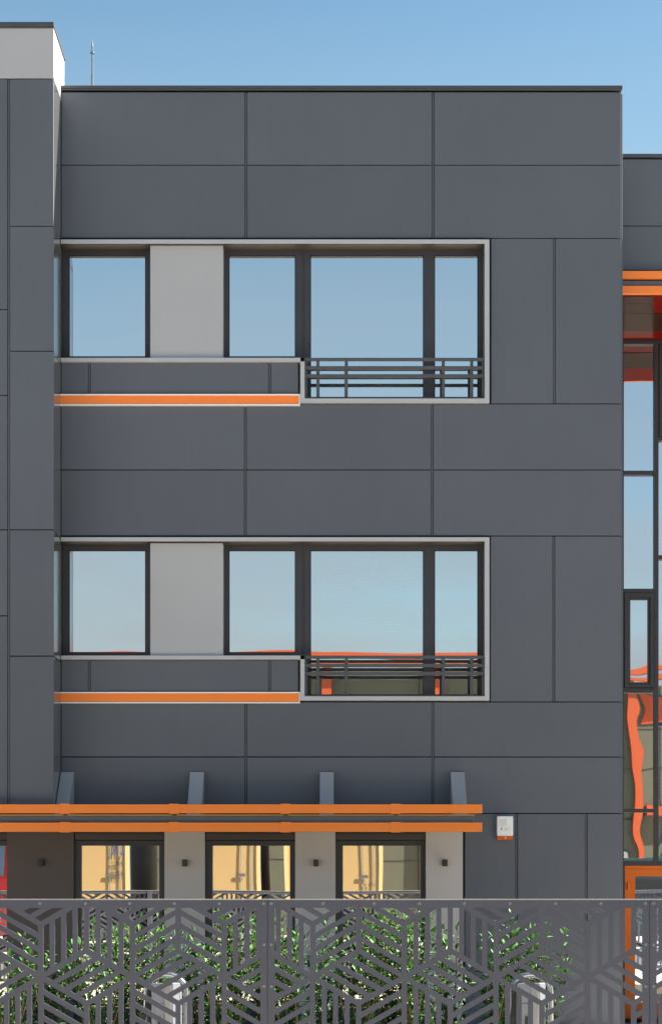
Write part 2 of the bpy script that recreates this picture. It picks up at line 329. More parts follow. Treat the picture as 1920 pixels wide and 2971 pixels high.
# ---- window strips (upper and lower)
for k, r in enumerate(ROWS):
    P = lambda py: wz(py + r)
    # silver surround, one stepped band
    s = MB(); yf, yb = -.045, .16
    q = lambda py: wz(py + r, yf); qx = lambda px: wx(px, yf)
    def sb(a, b, c, d_, dp=yb): s.box(qx(a), qx(b), yf, dp, q(d_), q(c))
    sb(176.5, 1419.5, 693.5, 705.5, .012); sb(1406, 1419.5, 705.5, 1155.5, .012); sb(871, 1419.5, 1155.5, 1168); sb(871, 883.5, 1037.3, 1155.5); sb(176.5, 883.5, 1037.3, 1048.8)
    sur = s.build('window_surround', M['silver'], B, bevel=.002)
    # shade of the silver recess, put into the dark colour of these boxes
    l = MB()
    l.box(wx(178), wx(1405.4), -.038, .165, P(709.0), wz(706 + r, yf)); l.box(wx(178), wx(1405.4), .0135, .165, wz(706 + r, yf) + .0005, P(704.8)); l.box(wx(1403), wx(1405.8), .013, .165, P(1155), P(709.8))
    l.build('reveal_shade', M['soff'], B)
    # light infill panel
    i_ = MB(); i_.box(wx(435.5), wx(646.5), .012, .2, P(1037.0), P(710.2)); i_.build('infill_panel', M['light'], B, bevel=.003)
    # frames
    yf2, yg = .165, .19
    G = lambda px: wx(px, yf2); H = lambda py: wz(py + r, yf2)
    def win(px0, px1, top, bot, panes, posts):
        f = MB(); hs = [(G(a), G(b), H(d_), H(c)) for a, b, c, d_ in panes]
        holed(f, G(px0), G(px1), H(bot), H(top), yf2, yf2 + .07, hs)
        fo = f.build('window', M['frame'], B)
        gk = MB()
        for (a, b, c, d_) in panes:
            x0, x1, z0, z1 = G(a), G(b), H(d_), H(c); t = .009
            gk.box(x0, x0 + t, yg - .008, yg + .001, z0, z1); gk.box(x1 - t, x1, yg - .008, yg + .001, z0, z1)
            gk.box(x0 + t, x1 - t, yg - .008, yg + .001, z0, z0 + t); gk.box(x0 + t, x1 - t, yg - .008, yg + .001, z1 - t, z1)
            p = MB(); p.box(x0 + .001, x1 - .001, yg, yg + .012, z0 + .001, z1 - .001); p.build('pane', M['glassu'] if r == 0 else M['glassl'], fo)
        for p_ in posts: gk.box(G(p_) - .002, G(p_) + .002, yf2 - .002, yf2 + .01, H(bot) + .002, H(top) - .002)
        gk.build('gasket', M['seal'], fo); return fo
    u = -7 if r else 0
    win(176, 436, 718 + u * .8, 1042, [(199, 422.5, 738 + u, 1034 - (5 if r else 0))], [])
    win(646, 882.6, 718 + u * .8, 1042, [(663.5, 857, 738 + u, 1034 - (5 if r else 0))], [878])
    win(883.2, 1407, 718 + u * .8, 1160, [(900, 1229, 738 + u, 1152), (1260, 1387, 738 + u, 1152)], [])
    # railing of flat bars between the reveals
    rl = MB(); yr = -.012; X_ = lambda p: wx(p, yr); Z_ = lambda p: wz(p + r, yr)
    for a, b in ((1037.5, 1046.5), (1061.5, 1071), (1085, 1094.5)): rl.box(X_(884.3), X_(1405.3), yr, yr + .02, Z_(b), Z_(a))
    rl.box(X_(884.3), X_(1405.3), yr, yr + .02, Z_(1154.5), Z_(1151.8))
    for a in (922, 1004.5, 1286, 1368.5):
        rl.box(X_(a - 4.6), X_(a + 4.6), yr + .021, yr + .04, Z_(1151.5), Z_(1038.5))
    for a in (888, 1401): rl.box(X_(a - 3), X_(a + 3), yr + .021, yr + .04, Z_(1151.5), Z_(1038.5))
    bl = rl
    for a in (888, 922, 1004.5, 1286, 1368.5, 1401):
        for p_ in (1042, 1066, 1090): bl.tube([(X_(a), yr - .004, Z_(p_)), (X_(a), yr + .001, Z_(p_))], .006, 8)
    rl.build('railing', M['rail'], B)
    # orange ledge with white edges
    L = MB(); y0 = -.03; Q = lambda p: wz(p + r, y0); U = lambda p: wx(p, y0)
    L.box(U(158), U(867), y0, .04, Q(1170.6 + 1), Q(1147.2)); lo = L.build('ledge', M['orange'], B, bevel=.0015)
    E = MB(); E.box(U(158), U(870), y0 - .012, .044, Q(1147), Q(1143.6)); E.box(U(158), U(870), y0 - .012, .044, Q(1176.2), Q(1172.8)); E.box(U(867.3), U(870), y0 - .012, .044, Q(1172.6), Q(1147.2))
    E.build('ledge_edge', M['white'], lo)

# ---- ground floor: pillars between windows, windows with shutter boxes
pil = MB()
pil.box(wx(20), wx(213.5), 0, .04, .1, wz(2372)); pil.build('wall_panel', M['ppdark'], B, bevel=.002)
for a, b in ((477, 594), (856, 973), (1235, 1342)):
    p = MB(); p.box(wx(a), wx(b), 0, .04, .1, wz(2372)); p.build('wall_panel', M['pillar'], B, bevel=.002)
p = MB(); p.box(wx(1342.6), wx(1346.5), .012, .04, .1, wz(2372)); p.build('joint_strip', M['seal'], B)
for (a, b) in GW:
    y0 = .06; G = lambda px: wx(px, y0); H = lambda py: wz(py, y0)
    f = MB(); x0, x1 = wx(a), wx(b)
    ga = a + 21.5; gb = b - 15
    if a < 0: gb = b
    holed(f, x0, x1, .12, H(2440), y0, y0 + .09, [(G(ga), G(gb), .30, H(2454.5))])
    fo = f.build('window', M['frame'], B)
    sb_ = MB(); sb_.box(x0 + .01, x1 - .004, y0 - .035, y0 + .06, H(2438.5), wz(2418)); sb_.build('shutter_box', M['soff'], fo, bevel=.003)
    p = MB(); p.box(G(ga) + .001, G(gb) - .001, .10, .112, .301, H(2454.5) - .001); p.build('pane', M['glassg'], fo)
    hd = MB(); hd.box(x0, x1, .0, .04, wz(2416.5), wz(2372)); hd.build('lintel_panel', M['soff'], fo)

# ---- canopy over the ground floor
yc = -.80
mb = MB(); mb.box(-12, wx(1374, -.72), -.72, -.002, wz(2385.5, -.72), wz(2368.5, -.72)); 
can = mb.build('canopy', M['clad'], B, bevel=.003)
mb = MB(); mb.box(-12, wx(1376, -.74), -.74, -.70, wz(2367.6, -.74), wz(2363.8, -.74)); mb.build('edge_highlight', M['cream'], can)  # cream strip painted as the highlight along the slab's top edge
for c, d_ in ((2334.5, 2360.5), (2387.5, 2414.5)):
    mb = MB(); mb.box(-12, wx(1398.5, yc), yc, yc + .05, wz(d_, yc), wz(c, yc)); mb.build('beam', M['orange'], can, bevel=.003)
    for cx, hw in ((188, 14.5), (505, 14), (828, 14.3), (1148, 14.6)):
        mb = MB(); mb.box(wx(cx - hw, yc), wx(cx + hw, yc), yc - .006, yc + .056, wz(d_ + 1.8, yc), wz(c - 1.8, yc)); mb.build('clamp', M['orange'], can, bevel=.002)
for px in (188, 505, 828, 1148):
    a, b = wx(px - 6, yc), wx(px + 6, yc)
    mb = MB(); mb.box(a, b, -.749, -.715, wz(2366.5, yc), wz(2350, yc)); mb.build('hanger', M['soff'], can)
    mb = MB(); mb.box(a, b, -.749, -.715, wz(2405, yc), wz(2386.5, yc)); mb.build('hanger', M['soff'], can)
for cx in (193.6, 571.5, 948, 1327):
    t = MB(); hw = .078; x = wx(cx, -.05)
    t.prism([(-.0, 3.035), (-.055, 3.035), (-.55, 2.50), (-.0, 2.50)], max(x - hw, XW + .003), x + hw); t.build('bracket', M['brk'], B, bevel=.002)

# ---- recessed right wing: wall, double beam, soffit, curtain wall, orange door
yr_ = .40; XE = 9.5
mb = MB(); mb.box(XR + .03, XE, yr_ + .04, yr_ + .3, wz(784, yr_), wz(460, yr_)); mb.box(XR + .03, XE, yr_ + .31, 8, wz(784, yr_) + .05, wz(470, yr_)); mb.build('wall', M['slot'], B)
mb = MB(); panels([(1803 - 3.6, 2090, 459.5, 654.3), (1803 - 3.6, 2090, 654.3, 784), (2090, 2378, 459.5, 654.3), (2090, 2378, 654.3, 784), (2378, 2666, 459.5, 654.3), (2378, 2666, 654.3, 784), (2666, 2888, 459.5, 654.3), (2666, 2888, 654.3, 784)], yr_, mb, fl)
mb.build('cladding', M['clad'], B, bevel=.003)
mb = MB(); mb.box(XR + .03, XE, yr_ - .03, yr_ + .5, wz(457, yr_), wz(447.5, yr_)); mb.build('coping', M['coping'], B, bevel=.003)
yb_ = .30; yg = 2.10
mb = MB(); zs0 = wz(851, yb_); mb.box(XR + .03, XE, yb_ + .07, yg - .1, zs0 - .004, zs0 + .06); so_ = mb.build('soffit', M['red'], B)
mb = MB()
zb = zs0 - .010
for a, b in ((.38, .62), (.628, .98), (.988, 1.66)):
    i = len(mb.v); pq = [(XR + .04, a), (wx(1895, a) if a < .9 else XR + .98, a), (wx(1895, b) if b < .99 else XR + .98, b), (XR + .04, b)]
    mb.v += [(x, y, zb) for x, y in pq] + [(x, y, zs0 - .005) for x, y in pq]
    mb.f += [(i + 3, i + 2, i + 1, i), (i + 4, i + 5, i + 6, i + 7)] + [(i + k, i + (k + 1) % 4, i + 4 + (k + 1) % 4, i + 4 + k) for k in range(4)]; mb.m += [0] * 6
mb.build('soffit_panel', M['brown'], so_)
for c, d_ in ((784.8, 806.8), (828.2, 850.8)):
    mb = MB(); mb.box(XR - .0, XE, yb_, yb_ + .06, wz(d_, yb_), wz(c, yb_)); mb.build('orange_beam', M['orange'], B, bevel=.003)
mb = MB(); mb.box(XR + .026, XE, yb_ + .03, yb_ + .08, wz(825.5, yb_), wz(811.5, yb_)); mb.build('fascia', M['clad'], B)
mb = MB(); mb.box(XR + .03, XE, yb_ + .081, yr_ + .03, zs0 + .061, wz(786, yr_)); mb.build('fascia_backing', M['slot'], B)
Gx = lambda p: wx(p, yg); Gz = lambda p: wz(p, yg)
yg0 = yg - .05
cw = MB()
panes = [(1807.5, 1896, 1001, 1368), (1807.5, 1896, 1380, 1710), (1807.5, 1896, 2011.5, 2348), (1807.5, 1896, 2358.5, 2499),
         (1908, 2060, 1281, 1613), (1908, 2060, 1625, 2097), (1908, 2060, 2108, 2499), (2072, 2230, 1001, 1613), (2072, 2230, 1625, 2499)]
hs = [(Gx(a), Gx(b), Gz(d_), Gz(c)) for a, b, c, d_ in panes]
hs += [(Gx(1807.5), Gx(1896), Gz(1998.5), Gz(1721.5)), (Gx(1908), Gx(2060), Gz(1269.5), Gz(1002)), (Gx(1809.5), Gx(2070.3), .05, Gz(2512.7))]
holed(cw, XR + .03, Gx(2245), .05, Gz(989.5), yg0, yg + .1, hs)
cwo = cw.build('curtain_wall', M['frame'], B)
for a, b, c, d_ in panes:
    p = MB(); p.box(Gx(a) + .001, Gx(b) - .001, yg, yg + .012, Gz(d_) + .001, Gz(c) - .001); p.build('pane', M['glassc'], cwo)
def casement(a, b, c, d_, ia, ib, ic, id_):
    f = MB(); y = yg - .062
    holed(f, Gx(a) + .006, Gx(b) - .006, Gz(d_) + .006, Gz(c) - .006, y, y + .09, [(Gx(ia - 6), Gx(ib + 6), Gz(id_ + 6), Gz(ic - 6))])
    fo = f.build('casement', M['frame'], cwo, bevel=.002)
    f = MB(); holed(f, Gx(ia - 5.4), Gx(ib + 5.4), Gz(id_ + 5.4), Gz(ic - 5.4), y + .02, y + .07, [(Gx(ia), Gx(ib), Gz(id_), Gz(ic))])
    f.box((Gx(a) + Gx(b)) / 2 - .02, (Gx(a) + Gx(b)) / 2 + .02, y - .004, y, Gz(d_) + .02, Gz(d_) + .028)
    f.build('casement_bead', M['soff'], cwo)
    p = MB(); p.box(Gx(ia) + .001, Gx(ib) - .001, y + .04, y + .052, Gz(id_) + .001, Gz(ic) - .001); p.build('pane', M['glassc'], cwo)
casement(1807.5, 1896, 1721.5, 1998.5, 1826.7, 1877, 1742.3, 1981)
casement(1908, 2060, 1002, 1269.5, 1925, 2040, 1022, 1250)
# interior behind the curtain wall
mb = MB(); mb.box(XR + .03, XE, 6.4, 6.5, 0, 9.4); mb.box(XR + .03, XE, yg + .2, 6.38, 3.62, 3.85); mb.box(XR + .03, XE, yg + .2, 6.38, 7.02, 7.25); mb.box(XE - .1, XE, yg + .2, 6.39, 0.01, 9.4)
mb.build('interior_partition', M['room'], B)
mb = MB(); mb.box(Gx(2245) + .002, XE, yg0, yg + .1, .05, Gz(989.5)); mb.build('cladding', M['clad'], B)
# orange glazed door
dy = yg - .055
dr = MB(); holed(dr, Gx(1809.8), Gx(2070), .06, Gz(2513), dy, dy + .10, [(Gx(1818.6), Gx(2062), .07, Gz(2522.3))])
dro = dr.build('door', M['orange2'], B, bevel=.002)
lf = MB(); holed(lf, Gx(1819), Gx(2061.6), .075, Gz(2522.7), dy + .008, dy + .07, [(Gx(1840.3), Gx(2040), .26, Gz(2544))]); lf.build('door_leaf', M['orange2'], dro, bevel=.002)
p = MB(); p.box(Gx(1840.5), Gx(2039.8), dy + .04, dy + .052, .265, Gz(2544.2)); p.build('pane', M['glassc'], dro)
h = MB(); hx, hz = Gx(1819), Gz(2573)
h.tube([(hx, dy - .018, hz + .045), (hx, dy - .018, hz - .045)], .011, 10); h.box(hx - .02, hx + .022, dy - .006, dy + .001, hz - .04, hz + .04); h.box(hx + .01, hx + .05, dy - .012, dy - .004, hz - .006, hz + .004)
h.build('hinge', M['orange2'], dro)
h = MB(); h.tube([(Gx(1846 + 190), dy - .05, .9), (Gx(1846 + 190), dy - .05, 1.3)], .014, 10); h.build('handle', M['steel'], dro)

# ------------------------------------------------------------------ things on the building
mb = MB(); yl = .35; X = wx(268, yl)
zb0 = ZTOP - .36
mb.tube([(X, yl, zb0), (X, yl, wz(218, yl))], .017, 10); mb.tube([(X, yl, wz(218, yl)), (X, yl, wz(150, yl))], .012, 10)
mb.tube([(X, yl, wz(156, yl)), (X, yl, wz(154, yl)), (X, yl, wz(150, yl)), (X, yl, wz(148, yl))], [.008, .026, .026, .008], 12)
mb.tube([(X, yl, wz(148, yl)), (X, yl, wz(133, yl)), (X, yl, wz(112, yl))], [.011, .013, .001], 10)
mb.tube([(X, yl, zb0), (X, yl, zb0 + .06)], [.09, .09], 14)
tag(mb.build('lightning_rod', M['steel']), 'thin pointed lightning rod standing on the flat roof', 'lightning rod')

def wall_lamp(px, name, label):
    y = -.002; x = wx(px); z = wz(2505)
    e_ = empty('wall_lamp', (x, y, z)); tag(e_, label, 'wall lamp', 'wall lamps under the canopy')
    m1 = MB(); m1.tube([(0, -.068, -.040), (0, -.068, -.036), (0, -.068, .036), (0, -.068, .040)], [.026, .030, .030, .026], 20); o = m1.build('lamp_housing', M['lamp'], e_)
    m2 = MB(); m2.box(-.03, .03, -.012, 0, -.034, .034); m2.box(-.012, .012, -.045, -.010, -.014, .014); m2.build('wall_mount', M['lamp'], e_, bevel=.002)
    return e_
for px, lb in ((121, 'small dark wall lamp on the dark brown wall section at the far left'),
               (537, 'small dark wall lamp on the taupe pillar just right of the leftmost full window'),
               (917, 'small dark wall lamp on the middle taupe pillar'),
               (1290, 'small dark wall lamp on the palest pillar under the canopy end')):
    wall_lamp(px, 'wall_lamp', lb)

# siren
ys = -.075; sx0, sx1 = wx(1441.5, ys), wx(1488, ys); sz0, sz1 = wz(2426, ys), wz(2368.5, ys)
sr = empty('alarm_siren', ((sx0 + sx1) / 2, 0, sz0)); tag(sr, 'white alarm siren box with amber lens on the grey wall', 'alarm siren')
w2 = (sx1 - sx0) / 2; hh = sz1 - sz0
c = MB(); c.box(-w2, w2, ys, -.002, 0, hh); c.build('casing', M['wht'], sr, bevel=.010)
c = MB(); c.box(-w2 + .002, w2 - .002, ys + .006, -.004, -.045, -.001); c.build('lens', M['amber'], sr, bevel=.009)
c = MB(); c.tube([(-.0 + .006, ys + .003, -.022), (.006, ys + .008, -.022)], .008, 12); c.build('led_reflector', M['white'], sr)
c = MB()
for i in range(7):
    c.box(-w2 + .026, -w2 + .026 + (.085 if i < 6 else .06), ys - .0015, ys + .001, hh - .04 - i * .0125, hh - .036 - i * .0125)
c.box(-w2 + .03, w2 - .03, ys - .0012, ys + .001, .018, .0205)
c.build('sound_grille', M['grn'], sr)
c = MB(); n = 28; pts = [(.002 + .062 * math.cos(2 * math.pi * i / n), ys - .001, .078 + .024 * math.sin(2 * math.pi * i / n)) for i in range(n + 1)]
c.tube(pts, .0014, 6); c.build('emblem_ring', M['grn'], sr)
font('S', .030, (-.040, ys - .0015, .078), (R(90), 0, 0), M['dk'], 'lettering', sr, .0008, .0012)
font('ignal', .024, (.010, ys - .0015, .077), (R(90), 0, 0), M['grn'], 'lettering', sr, .0008, .0006)

# indoor plant and blind behind the first-floor glass
pl = empty('potted_plant', (wx(1325, .55), .55, wz(2019, .55))); tag(pl, 'pale potted plant standing inside the first-floor window above the railing', 'potted plant')
z0 = wz(1968, .55) - pl.location.z
m_ = MB(); m_.tube([(0, 0, 0), (0, 0, z0 - .03), (0, 0, z0 - .03), (0, 0, z0)], [.075, .095, .108, .108], 20); m_.build('pot', M['pot'], pl)
m_ = MB(); tops = [(-.16, -.03, .50), (.0, 0, .60), (.15, .02, .52), (-.05, .05, .42), (.09, -.05, .44)]
for t in tops: m_.tube([(0, 0, z0 - .02), (t[0] * .3, t[1] * .3, z0 + t[2] * .4), (t[0], t[1], z0 + t[2] - .14)], [.006, .005, .003], 6)
m_.build('stem', M['stem'], pl)
m_ = MB(); rnd = random.Random(3)
for t in tops:
    for k in range(60):
        a = rnd.uniform(0, 6.28); b = rnd.uniform(-.3, 1.4); L = rnd.uniform(.05, .09)
        d_ = Vector((math.cos(a) * math.cos(b), math.sin(a) * math.cos(b), math.sin(b))); p = Vector((t[0], t[1], z0 + t[2] - .14))
        sd = d_.cross(Vector((0, 0, 1))); sd = sd.normalized() * .011 if sd.length > .01 else Vector((.011, 0, 0))
        i = len(m_.v); m_.v += [tuple(p), tuple(p + d_ * L * .6 + sd), tuple(p + d_ * L), tuple(p + d_ * L * .6 - sd)]; m_.f.append((i, i + 1, i + 2, i + 3)); m_.m.append(0)
m_.build('foliage', M['pale'], pl)
bd = MB()
zt, zb_ = wz(1598, .4), wz(1890, .4)
for i in range(46):
    z = zt - (zt - zb_) * i / 45; bd.box(wx(896, .4), wx(1236, .4), .385, .41, z - .0015, z + .0015)
for p_ in (940, 1190): bd.box(wx(p_, .4), wx(p_, .4) + .004, .395, .398, zb_, zt + .06)
bd.box(wx(896, .4), wx(1236, .4), .375, .42, zt + .02, zt + .07)
tag(bd.build('window_blind', M['wht']), 'thin white slatted blind hanging inside the large first-floor window', 'blind')

# ------------------------------------------------------------------ perforated metal fence in front
YF = -8.4
FX = lambda p: wx(p, YF); FZ = lambda p: wz(p, YF)
SIDE = 133.0 / math.cos(R(30))
def slots(x0, x1, flip, c0):
    """stripe slots of the tumbling-block pattern in photograph pixels; c0 = a column whose blocks start, flip mirrors the low rhombi"""
    out = []
    W = 133.0; H = SIDE
    def rh(P, u, v):
        n = 4
        for k in range(n):
            a = (k + .5 - .275) / n; b = (k + .5 + .275) / n; e0 = .062; e1 = 1 - .062
            out.append([(P[0] + u[0] * s_ + v[0] * t_, P[1] + u[1] * s_ + v[1] * t_) for s_, t_ in ((e0, a), (e1, a), (e1, b), (e0, b))])
    U = (0, H); DR = (W, H / 2); UR = (W, -H / 2)
    YA = 2683.0
    for i in range(-12, 14):
        for rowi in range(-1, 4):
            # hexagon centred on column type B (odd) on even rows, on type A on odd rows
            bx = c0 + W * (2 * i + (1 if rowi % 2 == 0 else 0)); by = YA - H / 2 + H + rowi * 1.5 * H     # centre vertex (lower tip of the two upper rhombi)
            # upper-left rhomb: corners (bx-W, by-H/2) .. (bx, by), height H
            kind = (i + (0 if rowi % 2 == 0 else 0)) % 2
            PL = (bx - W, by - H / 2); PR = (bx, by - H)
            if rowi % 2 == 0:
                if kind == K0:
                    rh(PL, U, UR); rh(PR, U, DR)                # vertical stripes: stripe dir = U across = slanted edge
                else:
                    rh(PL, UR, U); rh(PR, DR, U)
            else:
                if not flip: rh(PL, U, UR); rh(PR, DR, U)
                else: rh(PL, UR, U); rh(PR, U, DR)
            PB = (bx - W, by + H / 2)
            # low rhomb: left (bx-W,by+H/2) top (bx,by)  right (bx+W, by+H/2)
            Lf = (bx - W, by + H / 2)
            if rowi % 2 == 0: mode = flip
            else: mode = flip
            if not mode: rh(Lf, UR, DR)
            else: rh(Lf, DR, UR)
    return out
def clip(poly, x0, x1, y0, y1):
    def cut(p, f):
        o = []
        for i in range(len(p)):
            a, b = p[i], p[(i + 1) % len(p)]; fa, fb = f(a), f(b)
            if fa >= 0: o.append(a)
            if (fa >= 0) != (fb >= 0):
                t = fa / (fa - fb); o.append((a[0] + (b[0] - a[0]) * t, a[1] + (b[1] - a[1]) * t))
        return o
    for f in (lambda q: q[0] - x0, lambda q: x1 - q[0], lambda q: q[1] - y0, lambda q: y1 - q[1]):
        poly = cut(poly, f)
        if len(poly) < 3: return None
    ar = abs(sum(poly[i][0] * poly[(i + 1) % len(poly)][1] - poly[(i + 1) % len(poly)][0] * poly[i][1] for i in range(len(poly)))) / 2
    return poly if ar > 40 else None
def fence_panel(x0, x1, flip, c0, parent):
    top, bot = 2612.5, 3265.0
    hl = []
    for p in slots(x0, x1, flip, c0):
        q = clip(p, x0 + 20, x1 - 20, top + 23, bot - 25)
        if q: hl.append(q)
    verts = [Vector((x0, top)), Vector((x1, top)), Vector((x1, bot)), Vector((x0, bot))]; faces = [[0, 1, 2, 3]]
    for q in hl:
        i = len(verts); verts += [Vector(a) for a in q]; faces.append(list(range(i, i + len(q))))
    V, E_, Fc, ov, oe, of = delaunay_2d_cdt(verts, [(q[k], q[(k + 1) % len(q)]) for q in faces for k in range(len(q))], [], 0, 1e-3, True)
    th = .010; m_ = MB(); n = len(V)
    xs = [(FX(v.x), FZ(v.y)) for v in V]
    m_.v = [(a, YF, b) for a, b in xs] + [(a, YF + th, b) for a, b in xs]
    from collections import Counter
    ed = Counter(); keep = []
    def inside(p, q):
        sg = [(q[(k + 1) % len(q)][0] - q[k][0]) * (p[1] - q[k][1]) - (q[(k + 1) % len(q)][1] - q[k][1]) * (p[0] - q[k][0]) for k in range(len(q))]
        return all(v_ > 0 for v_ in sg) or all(v_ < 0 for v_ in sg)
    bb = [(min(a[0] for a in q), max(a[0] for a in q), q) for q in hl]
    for f_ in Fc:
        cx = sum(V[k].x for k in f_) / len(f_); cy = sum(V[k].y for k in f_) / len(f_)
        if any(a < cx < b and inside((cx, cy), q) for a, b, q in bb): continue
        keep.append(f_)
        for k in range(len(f_)): ed[(f_[k], f_[(k + 1) % len(f_)])] += 1
    for f_ in keep:
        m_.f.append(tuple(f_)); m_.f.append(tuple(n + k for k in reversed(f_))); m_.m += [0, 0]
    for (a, b), c_ in ed.items():
        if (b, a) not in ed: m_.f.append((a, b, n + b, n + a)); m_.m.append(0)
    return m_.build('fence_panel', M['fence'], parent)
fence = empty('metal_fence', (0, YF, 0)); tag(fence, 'dark grey metal fence cut with slanting and upright slots in front of the building', 'fence')
def fchild(o): o.parent = fence; o.location.y -= YF; return o
K0 = 0
fchild(fence_panel(-332, 775.3, False, 118 - 532, None)); 
K0 = 1
fchild(fence_panel(776.7, 1883.3, True, 907 - 532 + 0, None))
fchild(fence_panel(1884.7, 2990, False, 1884 + 133 - 532, None))
K0 = 1
fchild(fence_panel(2991.4, 4096, True, 3124 - 532, None)); fchild(fence_panel(4097.4, 5200, False, 4230 - 532, None)); fchild(fence_panel(-1440, -333.4, True, -774 - 532, None))
for px in (-1439, -333, 776, 1884, 2991, 4097):
    p = MB(); p.box(FX(px) - .035, FX(px) + .035, YF + .012, YF + .08, .02, FZ(2614)); fchild(p.build('post', M['fence'], None))
c = MB()
c.box(FX(-1440), FX(5200), YF - .0015, YF + .045, FZ(2612.2), FZ(2612.2) + .006); fchild(c.build('top_cap', M['cap'], None))
c = MB(); c.box(FX(-1440), FX(5200), YF + .013, YF + .04, FZ(2634), FZ(2613.5)); fchild(c.build('top_rail', M['fence'], None))
def bolt(px, py):
    x, z = FX(px), FZ(py); c = MB(); c.tube([(x, YF - .004, z), (x, YF + .0005, z)], [.008, .012], 10); fchild(c.build('bolt', M['bolt'], None))
for px in (-15, 116, 248, 376, 506, 636, 765, 787, 937, 1085, 1217, 1346, 1479, 1611, 1743, 1872, 1896): bolt(px, 2622)
for px in (766, 787, 1873, 1896):
    for py in (2742, 2863): bolt(px, py)

# ------------------------------------------------------------------ shrubs
def shrub(x, y, h, wd, seed, label):
    rnd = random.Random(seed); e_ = empty('laurel_shrub', (x, y, .12)); tag(e_, label, 'shrub', 'shrubs behind the metal fence')
    st = MB(); fo = MB()
    for s_ in range(rnd.randint(11, 14)):
        a = rnd.uniform(0, 6.28); lean = rnd.uniform(.15, 1) * wd * .5; hh = h * rnd.uniform(.62, 1.0)
        if s_ == 0: hh = h; lean *= .4
        P0 = Vector((rnd.uniform(-.05, .05), rnd.uniform(-.05, .05), 0)); P1 = Vector((math.cos(a) * lean, math.sin(a) * lean * .7, hh))
        mid = (P0 + P1) / 2 + Vector((math.cos(a), math.sin(a), 0)) * lean * .25
        pts = [(1 - t) ** 2 * P0 + 2 * t * (1 - t) * mid + t * t * P1 for t in [i / 7 for i in range(8)]]
        st.tube([tuple(p) for p in pts], [.009 - .001 * i for i in range(8)], 5)
        n = int(hh * 46)
        for k in range(n):
            t = .10 + .90 * (k + rnd.random()) / n; f_ = t * 7; i0 = min(int(f_), 6); p = pts[i0].lerp(pts[i0 + 1], f_ - i0)
            ang = k * 2.4 + rnd.uniform(-.4, .4); tip = t > .86
            el = rnd.uniform(.9, 1.35) if t > .95 else rnd.uniform(.1, 1.0)
            L = rnd.uniform(.045, .118) * (.8 if tip else 1); Wd = L * rnd.uniform(.17, .24)
            off = rnd.uniform(0, .09) * (1 - t * .7)
            dr_ = Vector((math.cos(ang) * math.cos(el), math.sin(ang) * math.cos(el), math.sin(el)))
            side = dr_.cross(Vector((rnd.uniform(-.3, .3), rnd.uniform(-.3, .3), 1))).normalized(); nor = side.cross(dr_).normalized()
            if nor.z < 0: nor = -nor
            b0 = p + Vector((math.cos(ang), math.sin(ang), .2)) * off
            dp = -nor * L * rnd.uniform(.05, .22)
            i = len(fo.v)
            fo.v += [tuple(b0), tuple(b0 + dr_ * L * .35 + side * Wd * .9 + nor * Wd * .35), tuple(b0 + dr_ * L * .75 + side * Wd * .75 + nor * Wd * .3 + dp * .5), tuple(b0 + dr_ * L + dp),
                     tuple(b0 + dr_ * L * .75 - side * Wd * .75 + nor * Wd * .3 + dp * .5), tuple(b0 + dr_ * L * .35 - side * Wd * .9 + nor * Wd * .35), tuple(b0 + dr_ * L * .35), tuple(b0 + dr_ * L * .75 + dp * .5)]
            mi = 1 if (tip and rnd.random() < .8) or rnd.random() < .14 else (2 if rnd.random() < .35 else 0)
            fo.f += [(i, i + 1, i + 6), (i + 1, i + 2, i + 7, i + 6), (i + 2, i + 3, i + 7), (i, i + 6, i + 5), (i + 6, i + 7, i + 4, i + 5), (i + 7, i + 3, i + 4)]; fo.m += [mi] * 6
    st.build('stem', M['stem'], e_); fo.build('foliage', [M['leaf'], M['leaf2'], M['leaf3']], e_)
YS = -3.4
sh = [(30, 2700, .95), (130, 2735, .8), (285, 2672, .85), (372, 2668, .85), (455, 2640, .9), (575, 2690, .85), (668, 2655, .85), (770, 2700, .7), (860, 2690, .75),
      (945, 2668, .9), (1045, 2690, .85), (1130, 2660, .8), (1205, 2640, .8), (1300, 2680, .75), (1420, 2705, .6), (1478, 2632, .75), (1555, 2690, .72)]
labs = ['laurel shrub behind the fence in front of the red truck reflection, leftmost of the row', 'low laurel shrub behind the fence below the leftmost wall lamp',
        'laurel shrub behind the fence in front of the left half of the leftmost full window', 'laurel shrub behind the fence in front of the centre of the leftmost full window',
        'tall laurel shrub behind the fence at the right edge of the leftmost full window', 'laurel shrub behind the fence below the lamp of the first taupe pillar',
        'tall laurel shrub behind the fence, before the left side of the second full window', 'sparse laurel shrub right behind the left fence joint',
        'laurel shrub behind the fence at the left edge of the middle pillar', 'laurel shrub behind the fence below the lamp of the middle pillar',
        'laurel shrub behind the fence in front of the left part of the third full window', 'laurel shrub behind the fence in front of the centre of the third full window',
        'tall laurel shrub behind the fence at the right edge of the third full window', 'laurel shrub behind the fence in front of the palest pillar',
        'small laurel shrub behind the fence just left of the tallest one under the siren', 'tallest laurel shrub behind the fence, right below the siren', 'rightmost laurel shrub, standing above the right charging post']
for i, ((px, py, wd), lb) in enumerate(zip(sh, labs)):
    y = YS + (.35 if i % 2 else -.3); shrub(wx(px, y), y, wz(py, y) - .12, wd, 100 + i, lb)

